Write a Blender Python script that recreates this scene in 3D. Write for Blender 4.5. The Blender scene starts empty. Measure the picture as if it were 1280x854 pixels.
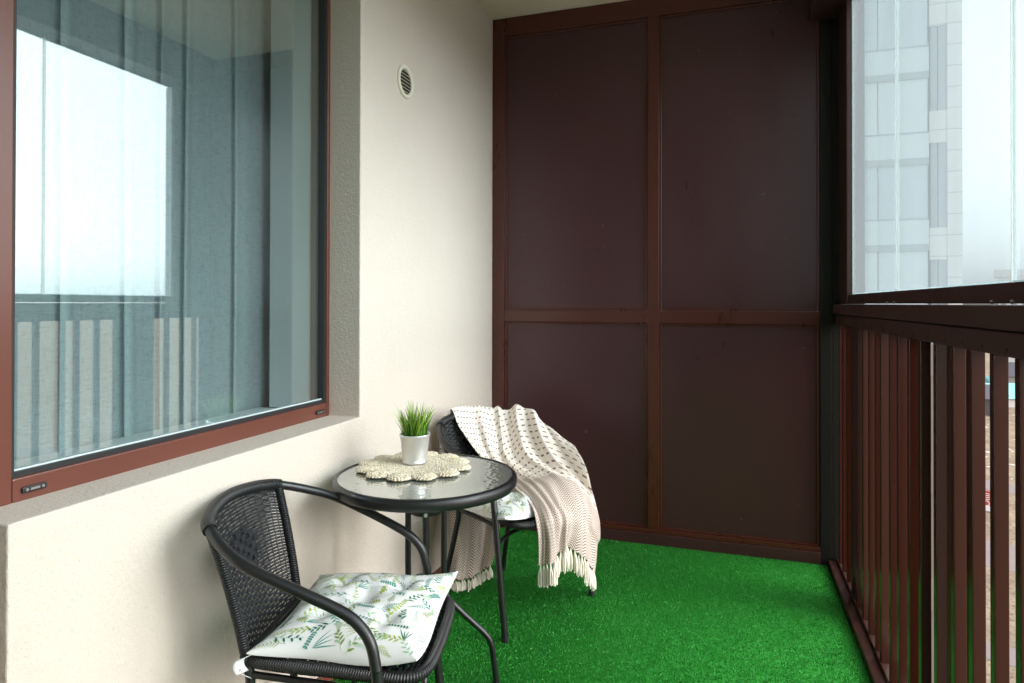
import bpy, math, random
import numpy as np
from mathutils import Vector, Matrix

random.seed(7); rng = np.random.default_rng(11)
sc = bpy.context.scene
COL = sc.collection
PI = math.pi
rad = math.radians

# ------------------------------------------------------------------ materials
class NT:
    def __init__(s, name):
        s.m = bpy.data.materials.new(name); s.m.use_nodes = True
        s.t = s.m.node_tree; s.t.nodes.clear()
        s.out = s.t.nodes.new('ShaderNodeOutputMaterial')
    def n(s, typ, **kw):
        x = s.t.nodes.new('ShaderNode' + typ)
        for k, v in kw.items():
            if hasattr(x, k) and k not in ('Scale',): 
                try: setattr(x, k, v); continue
                except Exception: pass
            x.inputs[k].default_value = v
        return x
    def l(s, a, b): s.t.links.new(a, b)
    def math(s, op, a, b=None, clamp=False):
        x = s.t.nodes.new('ShaderNodeMath'); x.operation = op; x.use_clamp = clamp
        for i, v in enumerate((a, b)):
            if v is None: continue
            if isinstance(v, (int, float)): x.inputs[i].default_value = v
            else: s.l(v, x.inputs[i])
        return x.outputs[0]
    def mix(s, fac, a, b):
        x = s.t.nodes.new('ShaderNodeMix'); x.data_type = 'RGBA'
        for sock, v in ((x.inputs[0], fac), (x.inputs[6], a), (x.inputs[7], b)):
            if isinstance(v, (int, float)): sock.default_value = v
            elif isinstance(v, (tuple, list)): sock.default_value = (*v[:3], 1)
            else: s.l(v, sock)
        return x.outputs[2]
    def coord(s, which='Object'):
        return s.n('TexCoord').outputs[which]
    def mapped(s, scale, which='Object', rot=(0, 0, 0)):
        mp = s.n('Mapping'); s.l(s.coord(which), mp.inputs[0])
        mp.inputs['Scale'].default_value = scale if isinstance(scale, tuple) else (scale,) * 3
        mp.inputs['Rotation'].default_value = rot
        return mp.outputs[0]
    def noise(s, scale, detail=4, rough=.55, vec=None, which='Object'):
        x = s.n('TexNoise'); x.inputs['Scale'].default_value = scale
        x.inputs['Detail'].default_value = detail; x.inputs['Roughness'].default_value = rough
        s.l(vec if vec is not None else s.coord(which), x.inputs['Vector'])
        return x.outputs['Fac']
    def ramp(s, fac, stops):
        x = s.n('ValToRGB'); s.l(fac, x.inputs[0]); e = x.color_ramp.elements
        while len(e) < len(stops): e.new(.5)
        for el, (p, c) in zip(e, stops):
            el.position = p; el.color = (*c, 1) if len(c) == 3 else c
        return x.outputs[0]
    def bump(s, h, strength=.3, dist=.01, normal=None):
        x = s.n('Bump'); x.inputs['Strength'].default_value = strength; x.inputs['Distance'].default_value = dist
        s.l(h, x.inputs['Height'])
        if normal is not None: s.l(normal, x.inputs['Normal'])
        return x.outputs[0]
    def bsdf(s, col=(.5, .5, .5), rough=.5, metal=0, spec=.5, normal=None, **kw):
        x = s.n('BsdfPrincipled')
        for k, v in (('Base Color', col), ('Roughness', rough), ('Metallic', metal), ('Specular IOR Level', spec), *kw.items()):
            k = k.replace('_', ' ')
            if isinstance(v, tuple): x.inputs[k].default_value = (*v[:3], 1)
            elif isinstance(v, (int, float)): x.inputs[k].default_value = v
            else: s.l(v, x.inputs[k])
        if normal is not None: s.l(normal, x.inputs['Normal'])
        return x.outputs[0]
    def done(s, sh): s.l(sh, s.out.inputs[0]); return s.m

M = {}
def simple(name, col, rough=.5, metal=0, spec=.5, var=.0, vscale=8, bump=0, bscale=60, **kw):
    t = NT(name); c = col; nrm = None
    if var:
        f = t.noise(vscale, 5)
        c = t.mix(f, tuple(v * (1 - var) for v in col), tuple(min(1, v * (1 + var)) for v in col))
    if bump:
        nrm = t.bump(t.noise(bscale, 3), bump, .004)
    M[name] = t.done(t.bsdf(c, rough, metal, spec, nrm, **kw)); return M[name]

def plaster(name, col, coarse):
    t = NT(name)
    n1 = t.noise(95 if not coarse else 120, 6, .62); n2 = t.noise(28, 3); n3 = t.noise(1.6, 4); n4 = t.noise(260, 2)
    c = t.mix(t.math('MULTIPLY', n3, .9), tuple(v * .955 for v in col), tuple(v * 1.03 for v in col))
    stain = t.ramp(t.noise(2.6, 6, .7, t.mapped((1, 1.6, .7))), [(.50, (0, 0, 0)), (.72, (1, 1, 1))])
    c = t.mix(t.math('MULTIPLY', stain, .11), c, (col[0] * .80, col[1] * .77, col[2] * .72))
    c = t.mix(t.ramp(n1, [(.28, (1, 1, 1)), (.42, (0, 0, 0))]), c, tuple(v * .90 for v in col))
    h = t.math('ADD', t.math('ADD', n1, t.math('MULTIPLY', n2, .7)), t.math('MULTIPLY', n4, .35))
    nrm = t.bump(h, 1.0 if not coarse else .9, .0034 if not coarse else .007)
    M[name] = t.done(t.bsdf(c, .92, 0, .2, nrm))
plaster('wall_plaster', (.665, .574, .500), False)
plaster('ceiling_paint', (.80, .67, .565), False)
plaster('tower_render', (.72, .72, .70), False)

def brown_metal(name, col, rough, grain=.0, spec=.5):
    t = NT(name)
    f = t.noise(3.2, 6, .6, t.mapped((1, 1, .5)))
    d = t.noise(170, 2)
    c = t.mix(f, tuple(v * .86 for v in col), tuple(v * 1.12 for v in col))
    sp = t.ramp(t.noise(34, 2), [(.745, (0, 0, 0)), (.775, (1, 1, 1))])
    c = t.mix(t.math('MULTIPLY', sp, .25), c, (.3, .26, .23))
    sm = t.noise(6.5, 5, .7, t.mapped((1.2, 1, .35)))
    r = t.math('ADD', t.math('ADD', t.math('MULTIPLY', f, .18), t.math('MULTIPLY', sm, .16)), rough - .17)
    nrm = t.bump(d, .10 + grain, .0006)
    M[name] = t.done(t.bsdf(c, r, 0, spec, nrm))
brown_metal('frame_brown', (.074, .0165, .0110), .30)
brown_metal('panel_brown', (.057, .0200, .0230), .32, .05)
brown_metal('rail_brown', (.042, .0095, .0055), .22)
brown_metal('glazing_brown', (.042, .0160, .0130), .36)

def window_brown():
    t = NT('window_brown')
    g = t.noise(40, 5, .6, t.mapped((1, .06, .06)))
    f = t.noise(5, 4)
    c = t.mix(g, (.105, .031, .020), (.16, .048, .031))
    c = t.mix(t.math('MULTIPLY', f, .35), c, (.10, .034, .022))
    M['window_brown'] = t.done(t.bsdf(c, .30, 0, .55, t.bump(g, .08, .001)))
window_brown()
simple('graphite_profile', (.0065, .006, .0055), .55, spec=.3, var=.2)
simple('black_gasket', (.012, .012, .013), .55)
simple('black_plastic', (.014, .014, .016), .42)
simple('skirting_brown', (.20, .055, .035), .45, var=.25, vscale=20)
simple('black_powder', (.0095, .0098, .011), .36, spec=.55, var=.2, vscale=30, bump=.05, bscale=400)
simple('vent_plastic', (.74, .68, .56), .45)
simple('vent_dark', (.03, .026, .018), .9)
simple('steel', (.62, .63, .64), .28, 1)
simple('white_plaster_inside', (.88, .90, .88), .6)
simple('room_paint', (.28, .31, .32), .85)
simple('room_floor', (.22, .17, .13), .5, var=.2)
simple('room_ceiling', (.7, .7, .68), .9)
simple('dark_object', (.03, .03, .03), .5)
simple('white_strap', (.80, .80, .80), .8)
simple('fringe_yarn', (.88, .80, .69), .95, var=.22, vscale=90, bump=.5, bscale=300)
simple('knot_brown', (.13, .08, .06), .95)

def wrapped(name, period):
    t = NT(name)
    uv = t.n('UVMap').outputs[0]; sx = t.n('SeparateXYZ'); t.l(uv, sx.inputs[0])
    ph = t.math('ADD', t.math('MULTIPLY', sx.outputs[0], 2 * PI / period), t.math('MULTIPLY', sx.outputs[1], 2 * PI))
    h = t.math('ABSOLUTE', t.math('SINE', t.math('MULTIPLY', ph, .5)))
    c = t.mix(h, (.004, .004, .0045), (.014, .0145, .017))
    M[name] = t.done(t.bsdf(c, .40, 0, .5, t.bump(h, .9, .0022)))
wrapped('rattan_wrap', .0062)
simple('rattan_strand', (.015, .0165, .020), .40, spec=.5, var=.3, vscale=60)

def clear_glass(name, tint, base, f90, rough=0.0, dirt=0):
    """architectural pane: a tinted see-through layer under a Fresnel mirror layer (coated double glazing)"""
    t = NT(name)
    tr = t.n('BsdfTransparent'); tr.inputs[0].default_value = (*tint, 1)
    gl = t.n('BsdfGlossy'); gl.inputs['Roughness'].default_value = rough; gl.inputs[0].default_value = (.93, .98, 1, 1)
    lw = t.n('LayerWeight'); lw.inputs[0].default_value = .5
    p = t.math('POWER', lw.outputs['Facing'], 3.5)
    fac = t.math('ADD', t.math('MULTIPLY', p, f90 - base), base, True)
    mx = t.n('MixShader'); t.l(fac, mx.inputs[0]); t.l(tr.outputs[0], mx.inputs[1]); t.l(gl.outputs[0], mx.inputs[2])
    sh = mx.outputs[0]
    if dirt:
        df = t.n('BsdfTranslucent'); df.inputs[0].default_value = (.80, .90, .93, 1)
        d2 = t.n('MixShader')
        streak = t.noise(2, 3, .5, t.mapped((1, 5, .35)))
        dm = t.math('ADD', t.math('MULTIPLY', streak, dirt * .5), dirt * .6)
        t.l(dm, d2.inputs[0]); t.l(sh, d2.inputs[1]); t.l(df.outputs[0], d2.inputs[2]); sh = d2.outputs[0]
    M[name] = t.done(sh)
clear_glass('window_glass', (.91, .955, .96), .195, .88)
clear_glass('balcony_glass', (.86, .93, .95), .05, .7, dirt=.10)
clear_glass('door_glass', (.72, .83, .82), .2, .9)
def edge_mat():
    t = NT('glass_edge'); d = t.n('BsdfDiffuse'); d.inputs[0].default_value = (.88, .92, .92, 1)
    q = t.n('BsdfTranslucent'); q.inputs[0].default_value = (.85, .92, .92, 1); mx = t.n('MixShader'); mx.inputs[0].default_value = .5
    t.l(d.outputs[0], mx.inputs[1]); t.l(q.outputs[0], mx.inputs[2]); M['glass_edge'] = t.done(mx.outputs[0])
edge_mat()

def table_glass():
    t = NT('hammered_glass')
    v = t.n('TexVoronoi'); v.inputs['Scale'].default_value = 62; t.l(t.coord(), v.inputs['Vector'])
    h = t.math('ADD', t.math('MULTIPLY', v.outputs['Distance'], 1.0), t.math('MULTIPLY', t.noise(38, 3), 1.1))
    nrm = t.bump(h, .20, .004)
    tr = t.n('BsdfTransparent'); tr.inputs[0].default_value = (.72, .80, .76, 1)
    tl = t.n('BsdfDiffuse'); tl.inputs[0].default_value = (.66, .71, .65, 1)
    t.l(nrm, tl.inputs['Normal'])
    gl = t.n('BsdfGlossy'); gl.inputs['Roughness'].default_value = .12; t.l(nrm, gl.inputs['Normal'])
    fr = t.n('LayerWeight'); fr.inputs[0].default_value = .35; t.l(nrm, fr.inputs['Normal'])
    m1 = t.n('MixShader'); m1.inputs[0].default_value = .52; t.l(tr.outputs[0], m1.inputs[1]); t.l(tl.outputs[0], m1.inputs[2])
    m2 = t.n('MixShader'); t.l(t.math('ADD', t.math('MULTIPLY', fr.outputs['Fresnel'], .6), .10, True), m2.inputs[0])
    t.l(m1.outputs[0], m2.inputs[1]); t.l(gl.outputs[0], m2.inputs[2])
    M['hammered_glass'] = t.done(m2.outputs[0])
table_glass()

def curtain_mat():
    t = NT('sheer_curtain')
    weave = t.math('ADD', t.noise(300, 2, .5, t.mapped((1, 1, .12))), t.noise(300, 2, .5, t.mapped((.12, .12, 1))))
    f = t.ramp(weave, [(.8, (.66,) * 3), (1.2, (.80,) * 3)])
    tr = t.n('BsdfTransparent')
    df = t.n('BsdfDiffuse'); df.inputs[0].default_value = (.80, .88, .875, 1)
    tl = t.n('BsdfTranslucent'); tl.inputs[0].default_value = (.7, .76, .76, 1)
    m0 = t.n('MixShader'); m0.inputs[0].default_value = .35; t.l(df.outputs[0], m0.inputs[1]); t.l(tl.outputs[0], m0.inputs[2])
    mx = t.n('MixShader'); t.l(f, mx.inputs[0]); t.l(tr.outputs[0], mx.inputs[1]); t.l(m0.outputs[0], mx.inputs[2])
    M['sheer_curtain'] = t.done(mx.outputs[0])
curtain_mat()

def grass_mat():
    t = NT('artificial_grass')
    g = t.n('NewGeometry')
    r = g.outputs['Random Per Island']
    c = t.ramp(r, [(0, (.022, .22, .024)), (.45, (.034, .35, .042)), (.8, (.055, .43, .060)), (1, (.12, .50, .11))])
    pn = t.noise(2.2, 4, .6)
    c = t.mix(t.math('MULTIPLY', t.ramp(pn, [(.32, (0, 0, 0)), (.68, (1, 1, 1))]), .42), c, (.022, .27, .028))
    M['artificial_grass'] = t.done(t.bsdf(c, .50, 0, .28))
    t = NT('grass_backing')
    c = t.mix(t.noise(260, 3), (.016, .19, .022), (.030, .33, .040))
    M['grass_backing'] = t.done(t.bsdf(c, .8, 0, .2))
    t = NT('plant_blade')
    r = t.n('NewGeometry').outputs['Random Per Island']
    sx = t.n('SeparateXYZ'); t.l(t.n('UVMap').outputs[0], sx.inputs[0])
    lo = t.ramp(r, [(0, (.014, .08, .010)), (.5, (.05, .20, .016)), (1, (.11, .32, .02))])
    hi = t.ramp(r, [(0, (.10, .20, .03)), (.5, (.26, .45, .04)), (1, (.55, .68, .10))])
    M['plant_blade'] = t.done(t.bsdf(t.mix(sx.outputs[1], lo, hi), .4, 0, .4))
grass_mat()

def zinc():
    t = NT('galvanised_pot')
    f = t.noise(14, 4); v = t.n('TexVoronoi'); v.inputs['Scale'].default_value = 90; t.l(t.coord(), v.inputs['Vector'])
    c = t.mix(f, (.66, .68, .70), (.72, .74, .76)); c = t.mix(.05, c, v.outputs['Color'])
    hs = t.n('HueSaturation'); hs.inputs['Saturation'].default_value = .08; hs.inputs['Value'].default_value = 1.05; t.l(c, hs.inputs['Color'])
    M['galvanised_pot'] = t.done(t.bsdf(hs.outputs[0], .36, .72, .5, t.bump(f, .05, .002)))
zinc()

def jute():
    t = NT('jute_braid')
    r = t.n('NewGeometry').outputs['Random Per Island']
    c = t.ramp(r, [(0, (.70, .58, .41)), (.5, (.82, .73, .57)), (1, (.88, .82, .70))])
    c = t.mix(t.math('MULTIPLY', t.noise(420, 3), .22), c, (.55, .42, .26))
    M['jute_braid'] = t.done(t.bsdf(c, .9, 0, .2, t.bump(t.noise(600, 2), .4, .001)))
jute()

simple('cushion_cloth', (.80, .81, .80), .9, spec=.2, var=.03, vscale=12, bump=.25, bscale=700)
for nm, c in (('print_dark', (.02, .17, .09)), ('print_teal', (.10, .30, .25)), ('print_lime', (.36, .46, .07)), ('print_olive', (.20, .31, .06)), ('print_pale', (.36, .54, .35))):
    simple(nm, c, .9, spec=.15, var=.35, vscale=120)

def blanket_mat():
    t = NT('blanket_weave')
    sx = t.n('SeparateXYZ'); t.l(t.n('UVMap').outputs[0], sx.inputs[0])
    U, V = sx.outputs[0], sx.outputs[1]
    # V in metres along the length: dashed field for V > 0, herringbone for V < 0
    row = t.math('DIVIDE', V, .029); fr = t.math('FRACT', row); ri = t.math('FLOOR', row)
    inrow = t.math('LESS_THAN', t.math('ABSOLUTE', t.math('SUBTRACT', fr, .5)), .11)
    ph = t.math('FRACT', t.math('ADD', t.math('DIVIDE', U, .026), t.math('MULTIPLY', ri, .37)))
    dash = t.math('MULTIPLY', inrow, t.math('LESS_THAN', ph, .52))
    fld = t.math('GREATER_THAN', V, 0)
    dash = t.math('MULTIPLY', dash, fld)
    base = t.mix(t.noise(60, 3), (.80, .715, .64), (.87, .80, .73))
    weave = t.math('SINE', t.math('MULTIPLY', V, 2 * PI / .0055))
    cA = t.mix(t.math('MULTIPLY', dash, .92), base, (.135, .085, .07))
    # herringbone
    z = t.math('ABSOLUTE', t.math('SUBTRACT', t.math('FRACT', t.math('DIVIDE', U, .036)), .5))
    hz = t.math('FRACT', t.math('ADD', t.math('DIVIDE', V, .0115), t.math('MULTIPLY', z, 3.0)))
    hb = t.math('GREATER_THAN', hz, .52)
    cB = t.mix(hb, (.82, .73, .655), (.27, .19, .16))
    c = t.mix(fld, cB, cA)
    h = t.math('ADD', t.math('MULTIPLY', weave, .5), t.math('MULTIPLY', hb, .8))
    h = t.math('ADD', h, t.math('MULTIPLY', t.noise(260, 2), .8))
    M['blanket_weave'] = t.done(t.bsdf(c, .95, 0, .15, t.bump(h, .45, .0016)))
blanket_mat()

def ground_mat():
    t = NT('dry_ground')
    co = t.coord()
    big = t.noise(.02, 6, .6); mid = t.noise(.22, 6, .65); fine = t.noise(2.2, 5, .7)
    c = t.mix(big, (.17, .125, .09), (.23, .19, .15))
    c = t.mix(t.ramp(mid, [(.42, (0, 0, 0)), (.60, (1, 1, 1))]), c, (.27, .22, .16))
    c = t.mix(t.ramp(fine, [(.50, (0, 0, 0)), (.66, (1, 1, 1))]), c, (.10, .065, .04))
    c = t.mix(t.ramp(t.noise(.5, 5, .6), [(.63, (0, 0, 0)), (.67, (1, 1, 1))]), c, (.62, .60, .57))
    M['dry_ground'] = t.done(t.bsdf(c, .95, 0, .1, t.bump(fine, .6, .2)))
ground_mat()
simple('asphalt', (.17, .14, .14), .9, var=.15, vscale=.4)
simple('concrete_pale', (.60, .60, .58), .8, var=.06, vscale=.3)
simple('teal_roof', (.16, .42, .42), .6, var=.15, vscale=.5)
simple('grey_wall', (.45, .42, .40), .8, var=.1, vscale=.4)
simple('dark_wall', (.10, .10, .12), .7)
simple('sign_red', (.45, .05, .05), .5); simple('sign_white', (.8, .8, .8), .6)
simple('tower_glass', (.33, .42, .47), .3, spec=.5)
simple('tower_slab', (.20, .26, .30), .7)
simple('tower_panel', (.42, .51, .55), .35)
simple('tower_dark', (.20, .25, .29), .3, spec=.5)
simple('tower_tan', (.20, .165, .14), .8, var=.2, vscale=.6)

def tower_tiles():
    t = NT('tower_tiles')
    sx = t.n('SeparateXYZ'); t.l(t.coord(), sx.inputs[0])
    f = t.math('FRACT', t.math('DIVIDE', sx.outputs[2], .72))
    j = t.math('LESS_THAN', f, .035)
    c = t.mix(j, (.50, .51, .50), (.27, .28, .29))
    M['tower_tiles'] = t.done(t.bsdf(c, .7, 0, .3))
tower_tiles()

# ------------------------------------------------------------------ mesh building
class MB:
    def __init__(s): s.v = []; s.f = []; s.uv = []; s.mi = []; s.smooth = []
    def add(s, verts, faces, uvs=None, mi=0, smooth=False):
        b = len(s.v); s.v += [tuple(p) for p in verts]
        for k, f in enumerate(faces):
            s.f.append([b + i for i in f]); s.mi.append(mi); s.smooth.append(smooth)
            s.uv.append([uvs[i] for i in f] if uvs is not None else [(0, 0)] * len(f))
        return s
    def box(s, x0, x1, y0, y1, z0, z1, mi=0):
        v = [(x, y, z) for z in (z0, z1) for y in (y0, y1) for x in (x0, x1)]
        return s.add(v, [(0, 2, 3, 1), (4, 5, 7, 6), (0, 1, 5, 4), (2, 6, 7, 3), (0, 4, 6, 2), (1, 3, 7, 5)], None, mi)
    def obox(s, c, ax, h, mi=0):      # oriented box: centre, three axes, half sizes
        c = np.array(c, float); A = [np.array(a, float) * k for a, k in zip(ax, h)]
        v = [c + A[0] * i + A[1] * j + A[2] * k for k in (-1, 1) for j in (-1, 1) for i in (-1, 1)]
        return s.add(v, [(0, 2, 3, 1), (4, 5, 7, 6), (0, 1, 5, 4), (2, 6, 7, 3), (0, 4, 6, 2), (1, 3, 7, 5)], None, mi)
    def tube(s, pts, r, n=14, cap=True, mi=0, rr=None, closed=False):
        P = np.array(pts, float); m = len(P)
        T = np.zeros_like(P)
        if closed: T = np.roll(P, -1, 0) - np.roll(P, 1, 0)
        else: T[1:-1] = P[2:] - P[:-2]; T[0] = P[1] - P[0]; T[-1] = P[-1] - P[-2]
        T /= np.linalg.norm(T, axis=1)[:, None]
        up = np.array([0, 0, 1.]) if abs(T[0][2]) < .9 else np.array([1., 0, 0])
        N = up - T[0] * (up @ T[0]); N /= np.linalg.norm(N)
        v = []; uv = []; L = 0
        for i in range(m):
            if i:
                N = N - T[i] * (N @ T[i]); N /= np.linalg.norm(N); L += np.linalg.norm(P[i] - P[i - 1])
            B = np.cross(T[i], N); ri = r if rr is None else rr[i]
            for k in range(n):
                a = 2 * PI * k / n
                v.append(P[i] + (N * math.cos(a) + B * math.sin(a)) * ri); uv.append((L, k / n))
        f = []
        for i in range(m if closed else m - 1):
            for k in range(n):
                a, b = i * n + k, i * n + (k + 1) % n; j = (i + 1) % m
                f.append((a, b, j * n + (k + 1) % n, j * n + k))
        s.add(v, f, uv, mi, True)
        if cap and not closed:
            s.add([v[k] for k in range(n)], [tuple(range(n))[::-1]], None, mi)
            s.add([v[(m - 1) * n + k] for k in range(n)], [tuple(range(n))], None, mi)
        return s
    def lathe(s, prof, c=(0, 0, 0), n=48, mi=0, cap0=False, cap1=False):
        v = []; f = []
        for (r, z) in prof:
            for k in range(n):
                a = 2 * PI * k / n; v.append((c[0] + r * math.cos(a), c[1] + r * math.sin(a), c[2] + z))
        for i in range(len(prof) - 1):
            for k in range(n):
                f.append((i * n + k, i * n + (k + 1) % n, (i + 1) * n + (k + 1) % n, (i + 1) * n + k))
        s.add(v, f, None, mi, True)
        if cap0: s.add(v[:n], [tuple(range(n))[::-1]], None, mi)
        if cap1: s.add(v[-n:], [tuple(range(n))], None, mi)
        return s
    def grid(s, G, UV=None, mi=0, flip=False):
        G = np.asarray(G, float); a, b = G.shape[:2]
        f = []
        for i in range(a - 1):
            for j in range(b - 1):
                q = (i * b + j, i * b + j + 1, (i + 1) * b + j + 1, (i + 1) * b + j)
                f.append(q[::-1] if flip else q)
        return s.add(G.reshape(-1, 3), f, None if UV is None else [tuple(u) for u in np.asarray(UV).reshape(-1, 2)], mi, True)
    def build(s, name, mats, parent=None, bevel=0, sub=0):
        me = bpy.data.meshes.new(name); me.from_pydata(s.v, [], s.f)
        for mm in (mats if isinstance(mats, (list, tuple)) else [mats]): me.materials.append(M[mm] if isinstance(mm, str) else mm)
        me.polygons.foreach_set('material_index', s.mi); me.polygons.foreach_set('use_smooth', s.smooth)
        ul = me.uv_layers.new(name='UVMap')
        ul.data.foreach_set('uv', [c for fu in s.uv for p in fu for c in p])
        me.update(); me.validate()
        o = bpy.data.objects.new(name, me); COL.objects.link(o)
        if parent: o.parent = parent
        if bevel:
            b = o.modifiers.new('bevel', 'BEVEL'); b.width = bevel; b.segments = 2; b.limit_method = 'ANGLE'; b.angle_limit = rad(40)
        return o

def empty(name, loc=(0, 0, 0), rz=0, **kw):
    o = bpy.data.objects.new(name, None); COL.objects.link(o); o.location = loc; o.rotation_euler = (0, 0, rz)
    o.empty_display_size = .1
    return tag(o, **kw)
def tag(o, label=None, cat=None, group=None, kind=None):
    if label: o['label'] = label
    if cat: o['category'] = cat
    if group: o['group'] = group
    if kind: o['kind'] = kind
    return o
def bez(pts, n=12):
    """Catmull-Rom through the points"""
    P = np.array(pts, float); P = np.vstack([2 * P[0] - P[1], P, 2 * P[-1] - P[-2]]); out = []
    for i in range(1, len(P) - 2):
        p0, p1, p2, p3 = P[i - 1:i + 3]
        for k in range(n):
            t = k / n
            out.append(.5 * (2 * p1 + (p2 - p0) * t + (2 * p0 - 5 * p1 + 4 * p2 - p3) * t * t + (3 * p1 - p0 - 3 * p2 + p3) * t ** 3))
    out.append(P[-2]); return np.array(out)
def copy_tree(o, parent=None):
    c = o.copy(); COL.objects.link(c); c.parent = parent
    for ch in list(o.children): copy_tree(ch, c)
    return c
def boxpart(name, mat, parent, *b, bevel=.0015):
    mb = MB()
    for bb in (b if isinstance(b[0], (tuple, list)) else [b]): mb.box(*bb)
    return mb.build(name, mat, parent, bevel=bevel)

# ------------------------------------------------------------------ dimensions
YP = 3.491          # end panel
CEIL = 2.88
WX = 1.777          # inner face of the pickets
Y0 = -2.2           # balcony goes on behind the photographer

# floor, ceiling
o = MB().box(-.40, 1.868, Y0 - .1, YP + .25, -.25, -.014).build('floor', 'concrete_pale'); tag(o, kind='structure')
o = MB().box(-.40, 1.90, Y0 - .1, YP + .25, CEIL, CEIL + .25).build('ceiling', 'ceiling_paint'); tag(o, kind='structure')

# plaster wall with window and door opening
def cellwall(ys, zs, filled, x0, x1):
    mb = MB(); ny, nz = len(ys) - 1, len(zs) - 1
    F = lambda i, j: 0 <= i < ny and 0 <= j < nz and filled(i, j)
    for i in range(ny):
        for j in range(nz):
            if not F(i, j): continue
            a, b, c, d = ys[i], ys[i + 1], zs[j], zs[j + 1]
            mb.add([(x1, a, c), (x1, b, c), (x1, b, d), (x1, a, d)], [(0, 1, 2, 3)])
            mb.add([(x0, a, c), (x0, b, c), (x0, b, d), (x0, a, d)], [(3, 2, 1, 0)])
            if not F(i - 1, j): mb.add([(x0, a, c), (x1, a, c), (x1, a, d), (x0, a, d)], [(0, 1, 2, 3)])
            if not F(i + 1, j): mb.add([(x0, b, c), (x1, b, c), (x1, b, d), (x0, b, d)], [(3, 2, 1, 0)])
            if not F(i, j - 1): mb.add([(x0, a, c), (x1, a, c), (x1, b, c), (x0, b, c)], [(3, 2, 1, 0)])
            if not F(i, j + 1): mb.add([(x0, a, d), (x1, a, d), (x1, b, d), (x0, b, d)], [(0, 1, 2, 3)])
    return mb
WY0, WY1, WZ0, WZ1 = .866, 2.094, .842, 2.62
ys = [Y0, -.05, WY0, WY1, YP + .1]; zs = [-.014, WZ0, WZ1, CEIL]
wall = cellwall(ys, zs, lambda i, j: not ((i == 2 and j == 1) or (i == 1 and j < 2)), -.385, 0).build('plaster_wall', 'wall_plaster')
me = wall.data
import bmesh
bm = bmesh.new(); bm.from_mesh(me); bmesh.ops.remove_doubles(bm, verts=bm.verts, dist=1e-4); bm.to_mesh(me); bm.free()
bv = wall.modifiers.new('bevel', 'BEVEL'); bv.width = .004; bv.segments = 2; bv.limit_method = 'ANGLE'
tag(wall, 'cream stucco house wall behind the table with a deep window opening', 'wall')

sk = MB().box(.0005, .022, WY0, YP - .01, -.013, .030).build('skirting_strip', 'skirting_brown', bevel=.002)
tag(sk, 'narrow reddish brown strip along the foot of the cream wall', 'skirting')

# back end wall behind the photographer
o = MB().box(.001, 1.99, Y0 - .1, Y0, -.013, CEIL - .001).build('end_partition', 'panel_brown'); tag(o, 'plain dark brown partition closing the balcony behind the viewer', 'wall')

# ------------------------------------------------------------------ window
win = empty('window', (-.135, 1.5, .84), label='large brown framed window with sheer curtain behind its glass', cat='window')
def under(o, root):    # keep world placement under an empty without rotation
    o.location = tuple(-np.array(root.location)); return o
XF0, XF1 = -.205, -.130     # frame depth
fy0, fy1, fz0, fz1 = .872, 2.113, .834, 2.632
gy0, gy1, gz0, gz1 = .962, 2.079, .892, 2.56
fr = boxpart('frame', 'window_brown', win, (XF0, XF1, gy1 - .0, fy1, fz0, fz1), (XF0, XF1, fy0, gy0, fz0, fz1), (XF0, XF1, gy0 + .0004, gy1 - .0004, fz0, gz0), (XF0, XF1, gy0 + .0004, gy1 - .0004, gz1, fz1), bevel=.004); under(fr, win)
gk = boxpart('gasket', 'black_gasket', win, (-.170, -.1345, gy1 - .014, gy1 - .0005, gz0, gz1), (-.170, -.1345, gy0 + .0005, gy0 + .006, gz0, gz1), (-.170, -.1345, gy0 + .0065, gy1 - .0145, gz0 + .0005, gz0 + .012), (-.170, -.1345, gy0 + .0065, gy1 - .0145, gz1 - .012, gz1 - .0005), bevel=0); under(gk, win)
gl = MB().box(-.152, -.148, gy0 + .004, gy1 - .004, gz0 + .004, gz1 - .004).build('glass_pane', 'window_glass', win); under(gl, win)
bd = boxpart('glazing_bead', 'glass_edge', win, (-.1475, -.1425, gy0 + .0066, gy1 - .0146, gz0 + .0125, gz0 + .0165), bevel=0); under(bd, win)
for yc in (1.005, 2.035):
    c = MB().box(-.1295, -.1235, yc - .026, yc + .026, .857, .871).build('drain_cover', 'black_plastic', win, bevel=.004); under(c, win)
    k = MB()
    for dy in (-.017, .017):
        k.tube([(-.1236, yc + dy, .864), (-.1226, yc + dy, .864)], .0032, 10)
    k.box(-.1236, -.1229, yc - .010, yc + .010, .8615, .8665)
    kk = k.build('drain_screws', 'steel', c)
rv = boxpart('inner_reveal', 'white_plaster_inside', win, (-.386, -.206, WY1 - .016, WY1 - .003, WZ0 + .02, WZ1 - .003), (-.43, -.206, WY0 + .004, WY1 - .017, WZ0 + .003, WZ0 + .018)); under(rv, win)

# balcony door beside the window
door = empty('balcony_door', (-.17, .4, 0), label='brown glazed balcony door left of the large window', cat='door')
for nm, mt, bb in (('frame', 'window_brown', [(XF0, XF1, -.046, .03, .0, 2.615), (XF0, XF1, .79, .862, .0, 2.615), (XF0, XF1, .0305, .7895, .0, .09), (XF0, XF1, .0305, .7895, 2.53, 2.615)]),
                   ('lower_panel', 'window_brown', [(-.18, -.15, .031, .789, .091, .80)]), ('glass_pane', 'door_glass', [(-.168, -.164, .031, .789, .801, 2.529)])):
    q = boxpart(nm, mt, door, *bb, bevel=0 if nm == 'glass_pane' else .003); under(q, door)
hd = MB().tube(bez([(-.129, .745, 1.05), (-.085, .745, 1.05), (-.082, .745, 1.04), (-.082, .745, .93)], 6), .009, 10).build('handle', 'steel', door); under(hd, door)

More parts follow.
